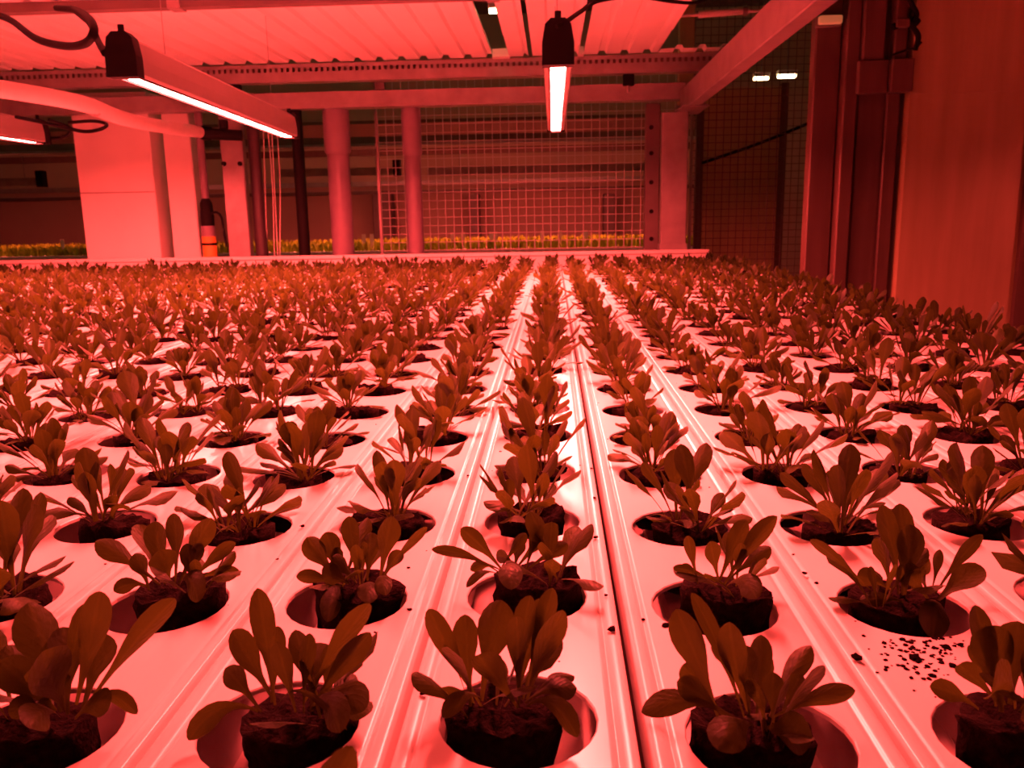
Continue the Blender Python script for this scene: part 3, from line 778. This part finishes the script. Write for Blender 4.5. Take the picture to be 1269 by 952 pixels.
strip(1111.5, 1121, YC + .045, .05, M['steel_dark'], 'shadow_profile')
Yq = YC - .004
zc, zt = at(1100, 115, Yq).z, at(1100, 74, Yq).z
MB().box(xat(1064, Yq, 95), xat(1101, Yq, 95), Yq, YC + .02, zc, zt, .003).build('cover_plate', M['steel_brown'], cl)
MB().box(xat(1102, Yq, 95), xat(1129, Yq, 95), Yq - .02, YC + .02, zc, zt, .003).build('cover_plate', M['steel_brown'], cl)
MB().box(xat(1072, Yq, 40), xat(1100, Yq, 40), YC + .005, YC + .028, zt + .001, 2.6, .004).build('upper_profile', M['steel_brown'], cl)
MB().box(xat(1110, Yq, 40), xat(1126, Yq, 40), YC + .0, YC + .028, zt + .001, 2.6, .004).build('upper_profile', M['steel_brown'], cl)
# cable bundle hooked by the column
cb = thing('cable_bundle', 'dark cable bundle hooked on top of the brown steel column', 'cable')
for pts, r in (([(1122, -40), (1128, 0), (1136, 18), (1130, 30), (1138, 45), (1134, 62)], .008), ([(1106, 34), (1120, 28), (1132, 30), (1138, 24)], .010), ([(1106, 68), (1124, 62), (1136, 58), (1142, 52)], .003)):
    MB().tube(smooth_path([at(a, b, Yc - .045) for a, b in pts]), r, 8).build('cable', M['rubber'], cb)
q = at(1118, 29, Yc - .05); MB().box(q.x - .02, q.x + .02, q.y - .012, q.y + .012, q.z - .012, q.z + .012, .003).build('clamp', M['steel_brown'], cb)

# ------------------------------------------------------------------ white hose, cables
hs = thing('white_hose', 'thick white hose sweeping under the deck from the cables to the pillars', 'hose')
hp = [(-150, 96, 2.3), (-40, 105, 2.4), (60, 120, 2.6), (110, 131, 2.8), (150, 146, 3.1), (190, 155, 3.4), (249, 164, 3.85)]
MB().tube(smooth_path([at(a, b, y) for a, b, y in hp], 10), .026, 16).build('hose_body', M['hose'], hs)
q = at(112, 132, 2.82); q2 = at(117, 134, 2.85)
MB().tube([q, q2], .028, 16).build('joint_ring', M['galv'], hs)
e0 = at(249, 164, 3.85); e1 = at(262, 166, 3.87); e2 = at(300, 168, 3.9)
MB().tube([e0, e1], .030, 14).build('connector', M['black'], hs)
MB().tube([e1, e2], .024, 14).build('valve', M['black'], hs)
MB().tube([e1 + Vector((.06, 0, .02)), e1 + Vector((.06, 0, .06))], .02, 10).build('valve_handle', M['black'], hs)

def cable(label, pts, r=.006, name='power_cable', group=None):
    o = MB().tube(smooth_path([at(*p) for p in pts], 8), r, 8).build(name, M['rubber'])
    return tag(o, label, 'cable', group)
y1n = 1.60
cable('black cable drooping in a loop from the ceiling rail to a grow lamp cap', [(-5, 18, 2.4), (15, 26, 2.3), (45, 48, 2.1), (80, 57, 1.95), (105, 54, 1.85), (116, 40, 1.8), (112, 25, 1.9), (95, 13, 2.3), (70, 10, 2.55)], .009)
cable('short black cable from the rail down to the lamp beside the white hose', [(88, 10, 2.55), (104, 22, 2.2), (112, 30, 2.1), (121, 50, 1.95), (130, 66, 1.84)], .008)
cable('thin black cable arcing from the middle lamp up along the deck', [(690, 33, 1.82), (700, 28, 1.84), (720, 14, 1.95), (742, 1, 2.05), (790, -4, 2.2), (835, 2, 2.4), (862, 3, 2.5), (885, -6, 2.6)], .005)
cable('coiled black cable hanging below the white hose', [(20, 145, 2.9), (45, 150, 2.85), (80, 158, 2.8), (105, 163, 2.8), (125, 160, 2.85), (132, 154, 2.95), (115, 150, 3.0), (85, 152, 3.0)], .006)
cable('second black cable loop at the end cap of the lamp beneath the hose', [(40, 166, 3.24), (55, 171, 3.26), (75, 171, 3.26), (86, 165, 3.26), (84, 157, 3.26), (60, 148, 3.2)], .006)
cable('dark cable slanting across the mesh between end post and brown column', [(870, 202, 4.45), (900, 192, 4.45), (940, 178, 4.45), (985, 160, 4.40), (1008, 150, 4.3), (1012, 148, 2.84)], .008)

# conduit with coupling above the side beam
yk = 3.5
cf = thing('conduit_pipe', 'pale conduit pipe with a coupling sleeve crossing above the side beam', 'pipe')
MB().tube([at(815, 22, yk), at(826, 24, yk), at(838, 20, yk), at(868, 18, yk), at(960, 12, yk)], .006, 10).build('conduit', M['hose'], cf)
MB().tube([at(866, 18, yk), at(927, 13, yk)], .013, 12).build('coupling', M['hose'], cf)
MB().tube([at(920, 13.5, yk), at(926, 13, yk)], .018, 12).build('ring', M['galv'], cf)
bxp = thing('roof_post', 'brown square post rising above the deck behind the purlin', 'post', (at(842, 60, 4.1).x, 4.1, ZP1))
MB().box(0, .07, 0, .05, -.2, 1.3, .004).build('column', M['panel_metal'], bxp)
MB().box(-.01, .08, -.01, .06, -.2, -.19).build('base_plate', M['galv'], bxp)

# ------------------------------------------------------------------ the rack and aisle far behind
YF0, YF1 = 6.7, 8.3
fz = lambda px, py, Y: at(px, py, Y).z
fb = thing('far_growing_bed', 'far growing bed with a pale front rim beyond the pipes and mesh', 'bed', (0, 0, 0))
zr = fz(600, 310, YF0)
MB().box(-6.3, 1.3, YF0, YF1, zr - .04, zr, .006).build('bed_tray', M['gutter'], fb)
MB().box(-6.3, 1.3, YF0 - .03, YF0, zr - .06, zr + .008, .004).build('front_rim', M['gutter'], fb)
for x in (-5.5, -2.5, .9):
    for y in (YF0 + .1, YF1 - .1): MB().box(x - .03, x + .03, y - .03, y + .03, 0, zr - .04).build('leg', M['galv'], fb)
gr = MB(); R = random.Random(5)
for i in range(9000):
    x_, y_ = R.uniform(-6.2, 1.2), YF0 + .05 + (YF1 - YF0 - .1) * R.random() ** 1.5; h_ = R.uniform(.05, .095); a = R.uniform(0, 6.28); w_ = R.uniform(.008, .018)
    dx_, dy_ = math.cos(a) * w_, math.sin(a) * w_; lx, ly = R.uniform(-.03, .03), R.uniform(-.03, .03)
    gr.add([(x_ - dx_ * .3, y_ - dy_ * .3, zr - .001), (x_ + dx_ * .3, y_ + dy_ * .3, zr - .001), (x_ + dx_ + lx * .6, y_ + dy_ + ly * .6, zr + h_ * .6), (x_ + lx, y_ + ly, zr + h_), (x_ - dx_ + lx * .6, y_ - dy_ + ly * .6, zr + h_ * .6)], [(0, 1, 2, 3, 4)])
tag(gr.build('young_greens', M['far_leaf']), 'strip of yellow-green young plants on the far bed', 'plants', kind='stuff')
for px, py in ((451, 292), (461, 292), (561, 291), (574, 290), (609, 289), (614, 288), (672, 287), (694, 290), (726, 288), (78, 299)):
    p = at(px, py + 8, YF0 + .12); 
    o = thing('plant_tag', 'white upright plant tag stuck in the yellow-green far bed', 'tag', (p.x, YF0 + .12, zr), 'white tags in the far bed')
    MB().box(-.012, .012, -.001, .001, -.002, .12).build('blade', M['tag'], o)
    MB().box(-.016, .016, -.0015, .0015, .075, .14, .001).build('head', M['tag'], o)
fr2 = thing('far_rack_beam', 'far rack beam with a lit lower edge above the yellow-green bed', 'beam')
MB().box(-6.3, 1.4, YF0, YF0 + .08, fz(600, 178, YF0), fz(600, 166, YF0)).build('beam_body', M['steel_brown'], fr2)
MB().box(-6.3, 1.4, YF0 - .03, YF0, fz(600, 178, YF0), fz(600, 175, YF0)).build('beam_lip', M['galv'], fr2)
fd = thing('far_deck', 'dim upper deck of the far rack', 'deck')
MB().box(-6.3, 1.4, YF0, YF1 + .3, fz(600, 150, YF0), fz(600, 146, YF0)).build('deck_plate', M['steel_brown'], fd)
MB().box(-6.3, 1.4, YF1 + .3, YF1 + .36, fz(600, 190, YF1 + .3), fz(600, 182, YF1 + .3)).build('rear_edge', M['steel_brown'], fd)
for x in (-5.9, 1.25):
    o = thing('far_rack_post', 'steel corner post of the far rack beside the yellow-green bed', 'post', (x, YF1 + .05, 0), 'corner posts of the far rack')
    MB().box(-.04, .04, 0, .08, 0, fz(600, 150, YF0) - .002, .004).build('column', M['steel_brown'], o); MB().box(-.06, .06, -.02, .10, 0, .01).build('foot', M['steel_dark'], o)
for (xa, xb, py, cap, lab) in ((345, 488, 216, 1, 'far lamp bar seen between the thick pipe and the medium pipe'), (530, 800, 213, 0, 'far lamp bar seen through the lit mesh'), (-60, 48, 229, 1, 'far lamp bar seen beside the broad white pillar')):
    Y = 7.2; a_, b_ = at(xa, py, Y), at(xb, py, Y); z_ = (a_.z + b_.z) / 2
    t = thing('far_lamp_bar', lab, 'lamp', ((a_.x + b_.x) / 2, Y, z_), 'lamp bars of the far rack'); L = (b_.x - a_.x) / 2
    MB().box(-L, L, -.03, .03, .002, .05, .003).build('housing', M['steel_brown'], t)
    MB().box(-L, L, -.034, -.030, -.016, .05).build('reflector_lip', M['galv'], t)
    MB().box(-L, L, -.02, .02, -.006, .002).build('light_strip', M['far_strip'], t)
    if cap: MB().box(L, L + .06, -.04, .04, -.03, .11, .004).build('end_cap', M['black'], t)
    for s in (-.7, .7): MB().tube([(s * L, 0, .05), (s * L, 0, fz(600, 150, YF0) - z_ - .004)], .003, 5).build('suspension_wire', M['galv'], t)
for (px, w_, lab) in ((475, 24, 'brown locker-like upright panel against the rear wall'), (588, 13, 'narrow dark upright against the rear wall behind the mesh'), (755, 14, 'dark upright against the rear wall near the end post')):
    Y = 9.3; p = at(px, 290, Y); hw = w_ / 2 * Y / FPX
    t = thing('wall_upright', lab, 'upright', (p.x, Y, 0))
    MB().box(-hw, hw, 0, .2, 0, fz(px, 240, Y), .01).build('body', M['steel_dark'], t)
    MB().box(-hw - .02, hw + .02, -.02, .22, 0, .08).build('plinth', M['steel_brown'], t)
rp = MB().box(-6.4, 2.0, 9.5, 9.58, fz(600, 238, 9.5), fz(600, 234, 9.5)).build('trim_3', M['steel_dark']); struct(rp, 'dark rail along the rear wall')
rp = MB().box(-6.4, 2.0, 9.52, 9.585, fz(600, 228, 9.5), fz(600, 222, 9.5)).build('trim_4', M['galv']); struct(rp, 'pale rail along the rear wall')
# white tube lamps in the aisle beyond the mesh
for (px, py, wpx, Y, lab) in ((943, 98, 18, 6.0, 'short tilted white tube lamp glowing beyond the mesh'), (975, 95, 22, 6.0, 'white tube lamp glowing beyond the mesh next to the tilted one')):
    p = at(px, py, Y); hw = wpx / 2 * Y / FPX
    t = thing('tube_lamp', lab, 'lamp', tuple(p), 'white tube lamps in the rear aisle')
    MB().box(-hw, hw, -.03, .03, .012, .04, .004).build('housing', M['white_panel'], t)
    MB().box(-hw + .004, hw - .004, -.02, .02, -.008, .012, .006).build('tube', M['tube'], t)
    MB().tube([(0, 0, .05), (0, 0, 3.3 - p.z)], .004, 6).build('hanger_rod', M['galv'], t)
p = at(1018, 27, YC + .05); t = thing('tube_lamp', 'dim warm lamp box fixed high on the brown steel column', 'lamp', (p.x + .015, YC + .035, p.z))  # warm reflection on the column face, made as a weakly glowing box
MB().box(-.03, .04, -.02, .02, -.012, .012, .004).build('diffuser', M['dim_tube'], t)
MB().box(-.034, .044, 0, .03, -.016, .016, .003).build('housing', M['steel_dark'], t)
# upper lamps glimpsed through the deck slots
for (px, py, lab) in ((615, 34, 'white tube lamp glimpsed through the wide slot in the deck'), (657, 33, 'white tube lamp glimpsed through the narrow slot in the deck'), (722, 31, 'white tube lamp glimpsed through the slot beside the middle lamp')):
    p = at(px, py, 3.6); hw = .032 if px == 615 else .012
    t = thing('tube_lamp', lab, 'lamp', (p.x, 3.6, p.z + .06), 'white tube lamps above the deck')
    MB().box(-hw, hw, -.02, .02, .012, .04, .004).build('housing', M['white_panel'], t)
    MB().box(-hw + .004, hw - .004, -.006, .006, -.006, .012, .002).build('tube', M['tube'], t)
    MB().tube([(0, 0, .04), (0, 0, 3.3 - p.z - .06)], .003, 6).build('hanger_rod', M['galv'], t)

# unseen white tube lamps added under the ceiling to brighten the far aisle
for x, lab in ((-4.2, 'long ceiling tube lamp over the aisle nearest the far side wall'), (-1.6, 'long ceiling tube lamp over the aisle behind the white pillars'), (1.0, 'long ceiling tube lamp over the aisle behind the end post')):
    t = thing('ceiling_lamp', lab, 'lamp', (x, 5.9, 3.3), 'long tube lamps on the ceiling')
    MB().box(-.65, .65, -.05, .05, -.06, 0, .006).build('housing', M['white_panel'], t)
    MB().tube([(-.6, 0, -.08), (.6, 0, -.08)], .016, 10).build('tube', M['tube'], t)

# unseen tray and grow lamp added to throw red light on the metal wall
nb = thing('neighbouring_bed', 'white growing tray on legs across the aisle before the metal wall', 'bed', (0, 0, 0))
MB().box(1.75, 2.85, -.6, 2.3, ZB - .06, ZB, .006).build('tray', M['channel'], nb)
for xa, xb, ya, yb in ((1.72, 1.75, -.63, 2.33), (2.85, 2.88, -.63, 2.33), (1.75, 2.85, -.63, -.6), (1.75, 2.85, 2.3, 2.33)):
    MB().box(xa, xb, ya, yb, ZB - .08, ZB + .03, .004).build('rim', M['gutter'], nb)
for x in (1.8, 2.8):
    for y in (-.5, 2.2): MB().box(x - .03, x + .03, y - .03, y + .03, 0, ZB - .06).build('leg', M['galv'], nb)
t = copy_tree(lamp1); t.location = (2.3, 1.2, HL); t.rotation_euler = (0, 0, 0); t['label'] = 'short red lamp added over the white tray to light the metal wall'
for ch in t.children:
    if ch.name.startswith('suspension_wire'): ch.scale.z = (3.3 - HL) / (DECK_Z - HL) * .985
